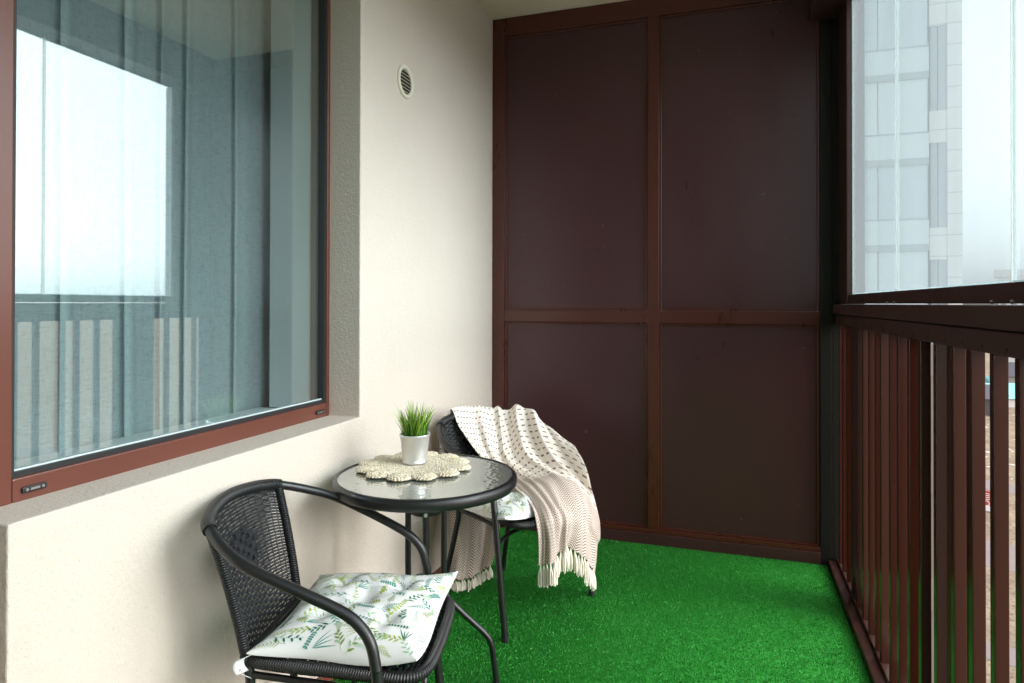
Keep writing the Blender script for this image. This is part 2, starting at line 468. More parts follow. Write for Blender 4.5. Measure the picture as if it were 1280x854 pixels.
# room behind
def struct(name, mat, *b):
    o = MB().box(*b).build(name, mat); tag(o, kind='structure')
struct('room_floor', 'room_floor', -4.2, -.386, -2.1, 3.4, -.1, 0.0)
struct('room_ceiling', 'room_ceiling', -4.2, -.386, -2.1, 3.4, 2.72, 2.8)
for nm, b in (('far', (-4.2, -4.1, -2.1, 3.4, 0.001, 2.719)), ('side', (-4.099, -.387, 3.0, 3.4, .001, 2.719)), ('other', (-4.099, -.387, -2.1, -2.0, .001, 2.719))):
    w = MB().box(*b).build('room_wall', 'room_paint')
    tag(w, {'far': 'grey inner room wall far behind the curtained window', 'side': 'grey inner side wall seen through the right end of the window', 'other': 'grey inner side wall beyond the balcony door'}[nm], 'wall')
k = MB()
k.tube([(-1.2 + .15 * math.cos(a), 2.97, 1.55 + .16 * math.sin(a)) for a in np.linspace(0, 2 * PI, 40, endpoint=False)], .022, 8, closed=True)
o = k.build('wall_mirror', 'dark_object'); tag(o, 'small dark round frame hanging inside the room, dimly seen through the window', 'picture frame')

# sheer curtain
ny = 420; yy = np.linspace(-.5, 2.82, ny); zz = np.linspace(.03, 2.68, 14)
def fold(y):
    x = .018 * np.sin(y * 31 + 1.5 * np.sin(y * 5)) + .012 * np.sin(y * 67 + 2 * np.sin(y * 9.0))
    for c in () and (1.285, 1.487, 1.711, 1.93, 2.3, 1.08, .7, .3): x += .075 * np.exp(-((y - c) / .010) ** 2)
    return x
# pleats: at each one the cloth doubles back on itself
path = []
PL = {1.285: .017, 1.487: .013, 1.705: .006, 1.925: .006, 2.25: .02, 1.08: .02, .82: .02, .5: .02, .1: .02, 1.60: .003}
last = -.5
for c in sorted(PL):
    w_ = PL[c]
    path += [(y, 0) for y in np.arange(last, c - w_, .006)]
    path += [(c - w_, 0), (c, .004), (c + w_ * .9, .008), (c + w_, .010), (c + w_ * .9, .012), (c, .014), (c - w_ * .9, .016), (c - w_, .018), (c - w_ * .9, .020), (c, .022), (c + w_, .022), (c + w_ + .01, .016), (c + w_ + .025, .007), (c + w_ + .045, 0)]
    last = c + w_ + .05
path += [(y, 0) for y in np.arange(last, 2.82, .006)]
G = np.array([[(-.437 + fold(y) * (.75 + .25 * (2.68 - z) / 2.6) * .28 + ox, y + .004 * math.sin(z * 2 + y * 9), z) for y, ox in path] for z in zz])
cu = MB().grid(G).build('sheer_curtain', 'sheer_curtain'); tag(cu, 'pale grey sheer curtain hanging in folds inside the window', 'curtain')

# ------------------------------------------------------------------ vent on the wall
vy, vz, vr = 2.436, 2.183, .068
vent = empty('vent_grille', (0, vy, vz), label='round cream vent grille high on the stucco wall', cat='vent')
ring = MB(); prof = [(vr, .0005), (vr, .006), (vr - .004, .009), (vr - .014, .009), (vr - .017, .005), (vr - .017, .001)]
v = []; n = 40
for r_, x_ in prof:
    for k in range(n): v.append((x_, r_ * math.cos(2 * PI * k / n), r_ * math.sin(2 * PI * k / n)))
ring.add(v, [(i * n + k, i * n + (k + 1) % n, (i + 1) * n + (k + 1) % n, (i + 1) * n + k) for i in range(len(prof) - 1) for k in range(n)], None, 0, True)
ring.build('rim', 'vent_plastic', vent)
b = MB(); ri = vr - .0172
b.add([(.0012, ri * math.cos(2 * PI * k / n), ri * math.sin(2 * PI * k / n)) for k in range(n)], [tuple(range(n))]); b.build('recess', 'vent_dark', vent)
for i in range(7):
    z_ = (i - 3) * .0142; hw = math.sqrt(max(1e-6, ri ** 2 - z_ ** 2)) - .001
    MB().obox((.0055, 0, z_), ((1, 0, -.75), (0, 1, 0), (.6, 0, .8)), (.0026, hw, .0009)).build('slat', 'vent_plastic', vent)

# ------------------------------------------------------------------ end panel
ep = empty('metal_partition', (.88, YP, 0), label='tall dark brown metal partition of four panels closing the balcony end', cat='partition')
f0, f1 = YP - .0, YP + .055
parts = []
XL, XR = .002, 1.756
v1 = (.074, .874, .934, 1.702)      # panel edges in x
z0, zm0, zm1, zt = .098, 1.157, 1.222, 2.775
MBf = [(XL, v1[0], f0, f1, -.013, CEIL - .002), (v1[1], v1[2], f0, f1, z0 - .02, zt), 
       (v1[0] + .0003, v1[3] - .0003, f0, f1, zt + .0003, CEIL - .002), (v1[0] + .0003, v1[3] - .0003, f0, f1, .054, z0 - .0205),
       (v1[0] + .0003, v1[1] - .0003, f0, f1, zm0, zm1), (v1[2] + .0003, v1[3] - .0003, f0, f1, zm0, zm1),]
q = boxpart('frame', 'frame_brown', ep, *MBf, bevel=.003); under(q, ep)
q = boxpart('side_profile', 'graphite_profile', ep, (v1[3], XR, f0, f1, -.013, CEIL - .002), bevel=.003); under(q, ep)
q = boxpart('threshold', 'panel_brown', ep, (v1[0] + .0003, v1[3] - .0003, f0 - .006, f1, -.013, .0535), bevel=.003); under(q, ep)
for (xa, xb) in ((v1[0], v1[1]), (v1[2], v1[3])):
    for (za, zb) in ((.0777, zm0), (zm1, zt)):
        q = MB().box(xa + .001, xb - .001, YP + .018, YP + .04, za + .001, zb - .001).build('panel', 'panel_brown', ep); under(q, ep)
        B = .012
        q = boxpart('glazing_bead', 'frame_brown', ep, (xa + .0004, xa + B, YP + .008, YP + .0178, za + .0004, zb - .0004), (xb - B, xb - .0004, YP + .008, YP + .0178, za + .0004, zb - .0004),
                    (xa + B + .0003, xb - B - .0003, YP + .008, YP + .0178, za + .0004, za + B), (xa + B + .0003, xb - B - .0003, YP + .008, YP + .0178, zb - B, zb - .0004), bevel=.003); under(q, ep)

# lintel over the glazing
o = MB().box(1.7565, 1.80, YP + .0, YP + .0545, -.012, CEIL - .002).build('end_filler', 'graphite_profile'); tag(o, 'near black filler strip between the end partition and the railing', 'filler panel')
o = MB().box(1.66, 1.845, Y0 + .001, YP - .001, 2.645, CEIL - .001).build('lintel_beam', 'glazing_brown', bevel=.004)
tag(o, 'dark brown beam above the balcony glazing at the top right', 'beam')

# ------------------------------------------------------------------ railing
rl = empty('railing', (1.8, 1, 0), label='dark reddish brown balcony railing of upright metal bars', cat='railing')
ya, yb = Y0 + .01, YP - .004
q = boxpart('handrail', 'glazing_brown', rl, (1.757, 1.86, ya, yb, 1.213, 1.2585), bevel=.003); under(q, rl)
q = boxpart('upper_rail', 'glazing_brown', rl, (1.768, 1.835, ya, yb, 1.163, 1.2095), bevel=.003); under(q, rl)
q = boxpart('rail_groove', 'black_gasket', rl, (1.780, 1.83, ya, yb, 1.2098, 1.2127), bevel=0); under(q, rl)
q = boxpart('bottom_rail', 'glazing_brown', rl, (1.735, 1.772, ya, yb, -.013, .022), (1.7725, 1.83, ya, yb, -.013, .034), bevel=.003); under(q, rl)
py = [1.403, 1.525, 1.648, 1.768, 1.905, 2.046, 2.165, 2.291, 2.401, 2.539, 2.62, 2.74, 2.86, 2.985, 3.10, 3.22, 3.34, 3.44]
y_ = 1.403 - .12
while y_ > Y0 + .05: py.append(y_); y_ -= .12
pk = MB().box(-.0, .0245, -.0125, .0125, .0345, 1.1625).build('picket', 'rail_brown', rl, bevel=.0015)
bt = MB().tube([(-.0098, 0, 1.176), (-.0035, 0, 1.176)], .0042, 8).build('bolt', 'black_plastic', rl)
first = True
for y in sorted(py):
    a = pk if first else pk.copy(); b_ = bt if first else bt.copy()
    if not first: COL.objects.link(a); COL.objects.link(b_)
    jit = random.uniform(-.006, .006)
    a.parent = rl; a.location = (WX - 1.8, y - 1, 0); a.rotation_euler = (0, 0, random.uniform(-.03, .03))
    b_.parent = rl; b_.location = (WX - 1.8, y - 1 + .018 + jit, 0); first = False
for yp0 in (1.90, 2.98, .6, -.5):
    q = boxpart('post', 'rail_brown', rl, (1.829, 1.862, yp0 - .07, yp0 + .16, .0, 1.2125)); under(q, rl)

# ------------------------------------------------------------------ glazing
gz = empty('balcony_glazing', (1.81, 1, 1.25), label='frameless sliding glass panes above the railing, slightly dirty', cat='glazing')
q = boxpart('track', 'glazing_brown', gz, (1.793, 1.827, ya, 3.268, 1.2615, 1.302), (1.793, 1.827, ya, 3.268, 2.645, 2.685), bevel=.002); under(q, gz)
q = boxpart('post', 'glazing_brown', gz, (1.785, 1.86, 3.272, YP - .005, 1.2590, 2.644), bevel=.003); under(q, gz)
joints = [3.270, 2.45, 1.512, .60, -.3, -1.2, Y0 + .02]
for i in range(len(joints) - 1):
    b_, a = joints[i] - .003, joints[i + 1] + .003
    p = MB().box(1.8075, 1.8125, a + .0045, b_ - .0045, 1.3025, 2.6445).build('pane', 'balcony_glass', gz); under(p, gz)
    e = MB(); 
    e.box(1.8075, 1.8125, a, a + .0042, 1.3025, 2.6445); e.box(1.8075, 1.8125, b_ - .0042, b_, 1.3025, 2.6445); e.box(1.8075, 1.8125, a + .0046, b_ - .0046, 1.3024, 1.3064)
    e.build('polished_edge', 'glass_edge', p)
    if i < 5:
        for da in (-.05, .05):
            s_ = MB().tube([(1.788, a + da, 1.2635), (1.7925, a + da, 1.2655)], .004, 8)
            s_.build('roller_stud', 'steel', gz).location = (-1.81, -1, -1.25)

# ------------------------------------------------------------------ artificial grass
gx0, gx1, gy0_, gy1_ = .024, 1.733, Y0 + .02, YP - .008
gm = MB(); gm.box(gx0, gx1, gy0_, gy1_, -.0135, -.004, 0)
NB = 330000
bx = rng.uniform(gx0, gx1, NB); by = rng.uniform(.9, gy1_, NB)
# rows of tufts, as a machine-made turf has
bx = np.where(rng.random(NB) < .55, np.round(bx / .009) * .009 + rng.normal(0, .0012, NB), bx)
ang = rng.uniform(0, 2 * PI, NB); ht = rng.uniform(.0032, .0060, NB); wd = rng.uniform(.0006, .0012, NB); ln = rng.uniform(.0008, .0050, NB); la = rng.uniform(0, 2 * PI, NB)
la = np.where(rng.random(NB) < .5, rng.normal(-1.4, .5, NB), la)
z0_ = np.full(NB, -.0045)
A = np.stack([bx + wd * np.cos(ang), by + wd * np.sin(ang), z0_], 1); B = np.stack([bx - wd * np.cos(ang), by - wd * np.sin(ang), z0_], 1)
mx_ = bx + ln * .45 * np.cos(la); my_ = by + ln * .45 * np.sin(la)
Cc = np.stack([mx_ - wd * np.cos(ang), my_ - wd * np.sin(ang), z0_ + ht * .7], 1); D = np.stack([mx_ + wd * np.cos(ang), my_ + wd * np.sin(ang), z0_ + ht * .7], 1)
E_ = np.stack([bx + ln * np.cos(la), by + ln * np.sin(la), z0_ + ht], 1)
V = np.concatenate([np.array(gm.v), np.stack([A, B, Cc, D, E_], 1).reshape(-1, 3)])
nb0 = len(gm.v)
idx = np.arange(NB) * 5 + nb0
loops = np.concatenate([np.array(gm.f).ravel(), np.stack([idx, idx + 1, idx + 2, idx + 3, idx + 3, idx + 2, idx + 4], 1).ravel()])
tot = np.concatenate([np.full(6, 4), np.tile([4, 3], NB)]); st = np.concatenate([[0], np.cumsum(tot)[:-1]])
me = bpy.data.meshes.new('artificial_grass'); me.vertices.add(len(V)); me.vertices.foreach_set('co', V.ravel().astype(np.float32))
me.loops.add(len(loops)); me.loops.foreach_set('vertex_index', loops.astype(np.int32))
me.polygons.add(len(tot)); me.polygons.foreach_set('loop_start', st.astype(np.int32)); me.polygons.foreach_set('loop_total', tot.astype(np.int32))
me.materials.append(M['grass_backing']); me.materials.append(M['artificial_grass'])
me.polygons.foreach_set('material_index', np.concatenate([np.zeros(6), np.ones(2 * NB)]).astype(np.int32))
me.update(); me.validate()
o = bpy.data.objects.new('artificial_grass', me); COL.objects.link(o); tag(o, 'bright green artificial grass carpet covering the balcony floor', 'grass carpet', kind='stuff')

# ------------------------------------------------------------------ table
TX, TY, TZ = .343, 1.942, .703
tb = empty('bistro_table', (TX, TY, 0), rad(25), label='round black metal bistro table with a hammered glass top', cat='table')
R = .298
MB().lathe([(R - .016, 0), (R - .010, .0), (R - .004, -.003), (R, -.010), (R, -.027), (R - .004, -.035), (R - .012, -.038), (R - .022, -.036), (R - .022, -.012), (R - .016, -.009), (R - .016, 0)], (0, 0, TZ), 96).build('rim', 'black_powder', tb)
MB().lathe([(0, 0), (.1, 0), (.2, 0), (R - .0165, 0)], (0, 0, TZ - .003), 96).lathe([(R - .0165, 0), (.1, 0), (0, 0)], (0, 0, TZ - .008), 96).build('glass_top', 'hammered_glass', tb)
k = MB()
for a in (0, PI / 2):
    k.obox((0, 0, TZ - .019), ((math.cos(a), math.sin(a), 0), (-math.sin(a), math.cos(a), 0), (0, 0, 1)), (R - .0225, .009, .0065 if a else .0062))
k.build('support_bar', 'black_powder', tb)
MB().lathe([(.050, 0), (.0525, -.002), (.0525, -.043), (.051, -.045), (.044, -.045), (.044, 0), (.050, 0)], (0, 0, .622), 40).build('collar', 'black_powder', tb)
LA = [0, PI / 2, PI, 3 * PI / 2]
for a in LA:
    ca, sa = math.cos(a), math.sin(a); P = [(.058, TZ - .022), (.058, .62), (.058, .45), (.058, .345), (.066, .305), (.10, .262), (.155, .208), (.195, .168), (.214, .135), (.222, .09), (.232, .004)]
    pts = bez([(r_ * ca, r_ * sa, z_) for r_, z_ in P], 8)
    lg = MB().tube(pts, .0098, 14).build('leg', 'black_powder', tb)
    MB().tube([(.2315 * ca, .2315 * sa, -.004), (.2312 * ca, .2312 * sa, .012)], .0112, 14).build('foot_cap', 'black_plastic', lg)
    MB().tube([(.0675 * ca, .0675 * sa, .588), (.0712 * ca, .0712 * sa, .588)], .0062, 12).build('bolt', 'steel', lg)
MB().tube([(.050 * math.cos(a), .050 * math.sin(a), .355) for a in np.linspace(0, 2 * PI, 32, endpoint=False)], .004, 8, closed=True).build('lower_ring', 'black_powder', tb)

# crocheted mat
mat_c = (.268, 2.005, TZ + .0005)
mm = MB()
def blob(c, d, up, L, w, h):
    """one stitch: an elongated six-sided lozenge"""
    c = np.array(c); d = np.array(d, float); d /= np.linalg.norm(d); up = np.array(up, float); s_ = np.cross(up, d)
    v = [c - d * L]; 
    for t, k in ((-.5, .85), (.3, 1.0)):
        for q in range(6):
            a = 2 * PI * q / 6; v.append(c + d * L * t + (s_ * math.cos(a) * w + up * math.sin(a) * h) * k)
    v.append(c + d * L)
    f = [(0, 1 + (q + 1) % 6, 1 + q) for q in range(6)] + [(1 + q, 1 + (q + 1) % 6, 7 + (q + 1) % 6, 7 + q) for q in range(6)] + [(13, 7 + q, 7 + (q + 1) % 6) for q in range(6)]
    mm.add(v, f, None, 0, True)
NS = 12
def stitch_ring(cx, cy, r_, z_, jit, L=.0082, w=.0036, h=.0042, odd=0):
    nst = max(4, int(2 * PI * r_ / .0098))
    for k in range(nst):
        th = 2 * PI * (k + .5 * odd) / nst + random.uniform(-jit, jit)
        for sg in (-1, 1):
            rr_ = r_ + sg * .0023
            blob((cx + rr_ * math.cos(th), cy + rr_ * math.sin(th), z_ + random.uniform(-.0008, .0012)), (-math.sin(th) + sg * .65 * math.cos(th), math.cos(th) + sg * .65 * math.sin(th), .12), (0, 0, 1), L, w, h)
for qi, r_ in enumerate(np.arange(.008, .150, .0098)):
    stitch_ring(mat_c[0], mat_c[1], r_, mat_c[2] + .0065, .01, odd=qi % 2)
for q in range(NS):
    a = 2 * PI * (q + .3) / NS; r0 = .155 + random.uniform(-.003, .003)
    cx, cy = mat_c[0] + r0 * math.cos(a), mat_c[1] + r0 * math.sin(a); k_ = random.uniform(.92, 1.06)
    for qi, (r_, z_) in enumerate(((.005, .0115), (.0135, .0110), (.0225, .0098), (.031, .0078), (.0345, .0042))):
        stitch_ring(cx, cy, r_ * k_, mat_c[2] + z_, .04, .0080, .0038, .0036, qi % 2)
nr = 120
def outline(th): return .172 + .012 * math.cos(NS * (th - 2 * PI * .3 / NS))
base_ = [(mat_c[0], mat_c[1], mat_c[2] + .005)] + [(mat_c[0] + outline(a) * math.cos(a), mat_c[1] + outline(a) * math.sin(a), mat_c[2] + .004) for a in np.linspace(0, 2 * PI, nr, endpoint=False)]
mm.add(base_, [(0, 1 + k, 1 + (k + 1) % nr) for k in range(nr)])
bb_ = [(x, y, mat_c[2]) for x, y, z in base_]
mm.add(base_[1:] + bb_[1:], [(k, nr + k, nr + (k + 1) % nr, (k + 1) % nr) for k in range(nr)])
# looped braid around every scallop
o = mm.build('crochet_mat', 'jute_braid'); tag(o, 'scalloped round mat braided from natural jute on the glass table', 'table mat')

# potted grass
pot = empty('potted_grass', (.262, 2.02, TZ + .012), label='small artificial grass plant in a galvanised pot on the jute mat', cat='plant')
MB().lathe([(.0, .0), (.040, .0), (.0425, .0015), (.0425, .0065), (.041, .010), (.0405, .012), (.0505, .092), (.0525, .094), (.0530, .0965), (.0520, .099), (.0495, .0985), (.0485, .096), (.047, .084), (0, .083)], (0, 0, 0), 56).build('pot', 'galvanised_pot', pot)
pb = MB()
for i in range(210):
    a = random.uniform(0, 2 * PI); r0 = .040 * math.sqrt(random.random()); H = random.uniform(.085, .152) * (1.02 - .25 * r0 / .04)
    lean = random.uniform(.05, .42) * (r0 / .04) + abs(random.gauss(0, .12)); da = a + random.gauss(0, .5)
    if random.random() < .06: lean += .5
    w0 = random.uniform(.0016, .0028); P = []; UVs = []
    tw = random.uniform(0, PI)
    for k in range(7):
        t = k / 6; b_ = lean * H * (t ** 1.8) * 1.1; zz_ = .082 + H * (t - .12 * lean * t * t * 2)
        cx = r0 * math.cos(a) + b_ * math.cos(da); cy = r0 * math.sin(a) + b_ * math.sin(da); w = w0 * (1 - t ** 2.2) + .0002
        P += [(cx - w * math.sin(tw), cy + w * math.cos(tw), zz_), (cx + w * math.sin(tw), cy - w * math.cos(tw), zz_)]; UVs += [(0, t), (1, t)]
    pb.add(P, [(2 * k, 2 * k + 1, 2 * k + 3, 2 * k + 2) for k in range(6)], UVs, 0, True)
pb.build('grass_blades', 'plant_blade', pot)

# ------------------------------------------------------------------ bistro chair
def make_chair():
    ch = empty('bistro_chair')
    apex = (-.326, 0, .753)
    half = [(-.319, .081, .748), (-.298, .150, .740), (-.271, .192, .730), (-.209, .241, .704), (-.140, .270, .677), (-.035, .270, .633), (.065, .264, .587), (.108, .266, .557), (.134, .270, .520), (.147, .274, .467)]
    full = [(u, -v, z) for u, v, z in half[::-1]] + [apex] + half
    pts = bez(full, 8)
    MB().tube(pts, .0125, 16).build('armrest_frame', 'black_powder', ch)
    i0 = [i for i, p in enumerate(pts) if p[0] <= -.270]
    wp = pts[i0[0]:i0[-1] + 1]
    MB().tube(wp, .0162, 18).build('rattan_edge', 'rattan_wrap', ch)
    for sg in (-1, 1):
        lg = MB().tube(bez([(.147, .274 * sg, .4665), (.156, .274 * sg, .40), (.176, .273 * sg, .22), (.2, .27 * sg, .0)], 6), .0124, 16).build('leg', 'black_powder', ch)
        MB().tube([(.199, .2695 * sg, -.004), (.1965, .269 * sg, .016)], .0140, 14).build('foot_cap', 'black_plastic', lg)
        # back post, wrapped, turning into the rear leg
        bp = bez([(-.272, .186 * sg, .722), (-.246, .176 * sg, .63), (-.220, .165 * sg, .52), (-.202, .157 * sg, .425)], 8)
        MB().tube(bp, .0118, 14).build('back_post', 'rattan_wrap', ch)
        lg = MB().tube(bez([(-.205, .156 * sg, .4245), (-.190, .156 * sg, .37), (-.196, .163 * sg, .30), (-.235, .178 * sg, .12), (-.265, .19 * sg, .0)], 8), .0115, 14).build('leg', 'black_powder', ch)
        MB().tube([(-.2645, .1898 * sg, -.004), (-.261, .1886 * sg, .016)], .0132, 14).build('foot_cap', 'black_plastic', lg)
        MB().tube(bez([(.152, .2625 * sg, .385), (.05, .2 * sg, .383), (-.10, .172 * sg, .381), (-.19, .157 * sg, .38)], 6), .008, 12).build('side_brace', 'black_powder', ch)
    MB().tube(bez([(.158, -.262, .352), (.10, -.13, .345), (.09, 0, .343), (.10, .13, .345), (.158, .262, .352)], 6), .008, 12).build('cross_brace', 'black_powder', ch)
    # back weave
    def S(a, t):       # a in -1..1 across, t 0 seat .. 1 hoop
        vb, vt = .152 * a, .180 * math.sin(a * PI / 2) * (.93 + .07 * a * a)
        ub = -.205 - .020 * (1 - a * a); ut = -.272 - .051 * (1 - abs(a) ** 2.2)
        zb, zt_ = .405, .722 + .018 * (1 - a * a)
        e = t
        p = np.array([ub + (ut - ub) * (e ** 1.15), vb + (vt - vb) * e, zb + (zt_ - zb) * e]); return p
    def Nn(a, t):
        e = 1e-3; n_ = np.cross(S(a + e, t) - S(a - e, t), S(a, min(1, t + e)) - S(a, t - e)); return n_ / np.linalg.norm(n_)
    wv = MB(); NW = 40; NA = 15; seg = NA * 6
    for j in range(NW):
        t = .012 + .972 * (j + .5) / NW; v = []; hw = .0031
        for i in range(seg + 1):
            a = -1 + 2 * i / seg; ph = (a + 1) / 2 * NA * PI + (PI if j % 2 else 0)
            p, n_ = S(a, t), Nn(a, t); off = .0024 * math.cos(ph); dt = S(a, min(1, t + .01)) - S(a, t); dt /= np.linalg.norm(dt)
            for q in range(4):
                sx_, sy_ = ((-1, -1), (1, -1), (1, 1), (-1, 1))[q]
                v.append(p + dt * hw * sx_ + n_ * (off + .0008 * sy_))
        wv.add(v, [(i * 4 + q, i * 4 + (q + 1) % 4, (i + 1) * 4 + (q + 1) % 4, (i + 1) * 4 + q) for i in range(seg) for q in range(4)], None, 0, True)
    for i in range(NA + 1):
        a = -1 + 2 * i / NA; a = max(-.985, min(.985, a))
        wv.tube([S(a, t) for t in np.linspace(.0, 1, 14)], .0016, 6, cap=False)
    # raised diamond in the middle of the back
    for ii in range(-3, 4):
        for jj in range(-3, 4):
            if (ii + jj) % 2 or abs(ii) + abs(jj) > 4: continue
            a, t = ii * .088, .62 + jj * .042
            p, n_ = S(a, t), Nn(a, t); du = S(a + .01, t) - S(a, t); du /= np.linalg.norm(du); dt = np.cross(n_, du)
            wv.obox(p - n_ * .0, (du, dt, n_), (.0105, .0088, .0052))
    wv.build('woven_back', 'rattan_strand', ch)
    # seat
    so = [(-.20, .0), (-.20, .10), (-.19, .150), (-.12, .170), (.0, .183), (.12, .198), (.19, .204), (.226, .178), (.240, .12), (.244, 0)]
    ring = so + [(u, -v) for u, v in so[::-1][1:-1]]
    rp = bez([(u, v, .412) for u, v in ring] + [(ring[0][0], ring[0][1], .412)], 6)[:-1]
    MB().tube(rp, .0150, 16, closed=True).build('seat_frame', 'rattan_wrap', ch)
    st_ = MB()
    for j in range(34):
        u = -.19 + .425 * j / 33
        vs = [abs(p[1]) for p in rp if abs(p[0] - u) < .02]; vm = max(vs) - .004 if vs else .02
        if u > .225: vm = min(vm, .15)
        v = []
        for i in range(61):
            yv = -vm + 2 * vm * i / 60; z_ = .414 - .010 * math.cos(yv / vm * PI / 2) + .0018 * math.cos(i * PI / 2.5 + (PI if j % 2 else 0))
            for q in range(4):
                sx_, sy_ = ((-1, -1), (1, -1), (1, 1), (-1, 1))[q]; v.append((u + .0058 * sx_, yv, z_ + .001 * sy_))
        st_.add(v, [(i * 4 + q, i * 4 + (q + 1) % 4, (i + 1) * 4 + (q + 1) % 4, (i + 1) * 4 + q) for i in range(60) for q in range(4)], None, 0, True)
    for i in range(17):
        yv = -.18 + .36 * i / 16; st_.tube([(-.19, yv * .8, .408), (.0, yv, .404), (.232 - .3 * yv * yv, yv, .408)], .002, 6)
    st_.build('seat', 'rattan_strand', ch)
    return ch
ch1 = make_chair()
O1, Y1 = (.352, 1.477, 0), rad(14.49); O2, Y2 = (.423, 2.644, 0), rad(-25.25)
ch1.location = O1; ch1.rotation_euler = (0, 0, Y1)
tag(ch1, 'black woven rattan armchair in the foreground, its back fully bare', 'chair', 'black rattan chairs at the table')
ch2 = copy_tree(ch1); ch2.location = O2; ch2.rotation_euler = (0, 0, Y2)
tag(ch2, 'black rattan armchair beyond the table, mostly covered by a throw blanket', 'chair', 'black rattan chairs at the table')

# ------------------------------------------------------------------ seat cushion
def make_cushion(seed, flip):
    R_ = random.Random(seed); N = 46; hb = .428
    tufts = [(-.42, -.40), (.42, -.40), (-.42, .40), (.42, .40), (0, 0)]
    def ol(s, t):     # plan outline, corners drawn out
        pin = .06
        u = .022 + .205 * s * (1 - pin * (1 - t * t) * abs(s)) + .006 * math.sin(3.1 * t + seed)
        v = .232 * t * (1 - pin * 1.3 * (1 - s * s) * abs(t)) * (1 + .05 * s) + .005 * math.sin(4 * s + seed)
        return u, v
    def thick(s, t):
        e = max(0, (1 - abs(s) ** 3.2)) ** .55 * max(0, (1 - abs(t) ** 3.2)) ** .55
        h = .060 * e + .0045
        d = sum(math.exp(-((s - a) ** 2 + (t - b) ** 2) / .022) for a, b in tufts)
        h -= .025 * min(1, d) * e
        # radiating puckers
        for a, b in tufts:
            r_ = math.hypot(s - a, t - b); th = math.atan2(t - b, s - a)
            h += .0034 * math.sin(5 * th + a * 9 + seed) * math.exp(-((r_ - .2) / .13) ** 2) * e
        h += .0035 * math.sin(6 * s + 2 * t + seed) * math.sin(5 * t - s) * e
        return h
    def top(s, t):
        u, v = ol(s, t); lift = .018 * max(0, s) ** 2 * abs(t) ** 3 + .012 * (abs(s * t) ** 3)
        return np.array([u, v, hb + lift + thick(s, t)])
    def bot(s, t):
        u, v = ol(s, t); lift = .018 * max(0, s) ** 2 * abs(t) ** 3 + .012 * (abs(s * t) ** 3)
        e = max(0, (1 - s * s)) * max(0, (1 - t * t)); return np.array([u, v, hb + lift - .010 * e ** .5 + .001])
    L = np.sin(np.linspace(-1, 1, N) * PI / 2)
    mb = MB()
    GT = np.array([[top(s, t) for t in L] for s in L]); GB = np.array([[bot(s, t) for t in L] for s in L])
    mb.grid(GT, None, 0, True); mb.grid(GB, None, 0, False)
    # side strip
    def edge(G): return [G[0, j] for j in range(N)] + [G[i, -1] for i in range(1, N)] + [G[-1, j] for j in range(N - 2, -1, -1)] + [G[i, 0] for i in range(N - 2, 0, -1)]
    eT, eB = edge(GT), edge(GB); m = len(eT)
    mb.add(eT + eB, [(k, (k + 1) % m, m + (k + 1) % m, m + k) for k in range(m)], None, 0, True)
    # botanical print, lying in the cloth
    def P(s, t):
        s = max(-.975, min(.975, s)); t = max(-.975, min(.975, t)); e = 4e-3
        p = top(s, t); n_ = np.cross(top(s + e, t) - top(s - e, t), top(s, t + e) - top(s, t - e)); n_ /= np.linalg.norm(n_); n_ = n_ if n_[2] > 0 else -n_
        return p + n_ * .0008
    KS, KT = .205, .232
    def leaf(x, y, a, L_, w, mi):
        pts = []; n = 5
        for k in range(n + 1):
            f = k / n; pts.append((x + L_ * f * math.cos(a), y + L_ * f * math.sin(a), w * math.sin(PI * f ** .8)))
        v = []
        for px, py_, hw in pts:
            for q in (-1, 0, 1): v.append(P((px - q * hw * math.sin(a)) / KS, (py_ + q * hw * math.cos(a)) / KT))
        mb.add(v, [(k * 3 + q, k * 3 + q + 1, k * 3 + 4 + q, k * 3 + 3 + q) for k in range(n) for q in (0, 1)], None, mi, True)
    placed = []
    tries = 0
    while len(placed) < 118 and tries < 9000:
        tries += 1
        x, y = R_.uniform(-.19, .19), R_.uniform(-.215, .215)
        if any((x - a) ** 2 + (y - b) ** 2 < .031 ** 2 for a, b in placed): continue
        placed.append((x, y)); a = R_.uniform(0, 2 * PI); mi = R_.choice([1, 1, 2, 2, 3, 3, 4, 5]); kind = R_.choice(['fern', 'sprig', 'sprig', 'buds', 'blade', 'fern'])
        Ls = R_.uniform(.050, .090); cur = R_.uniform(-9, 9); px, py_, aa = x - Ls / 2 * math.cos(a), y - Ls / 2 * math.sin(a), a
        ns = 10 if kind == 'fern' else 9
        if kind == 'blade':
            for k in range(4): leaf(px, py_, a + (k - 1.5) * .28, Ls * R_.uniform(.6, .9), .0013, mi)
            continue
        for k in range(ns):
            st_ = Ls / ns; f = k / ns
            leaf(px, py_, aa, st_ * 1.25, .00045, mi)
            if k > 1:
                if kind == 'fern':
                    for sg in (-1, 1): leaf(px, py_, aa + sg * .75, .0185 * (1.05 - f), .00085, mi)
                elif kind == 'sprig':
                    sg = 1 if k % 2 else -1; leaf(px, py_, aa + sg * .8, .0190 * (1.1 - .6 * f), .0026, mi if R_.random() < .8 else 5)
                else:
                    for sg in (-1, 1): leaf(px, py_, aa + sg * 1.2, .0075, .0024, 3 if mi in (3, 4) else mi)
            px += st_ * math.cos(aa); py_ += st_ * math.sin(aa); aa += cur * st_
    return mb, top
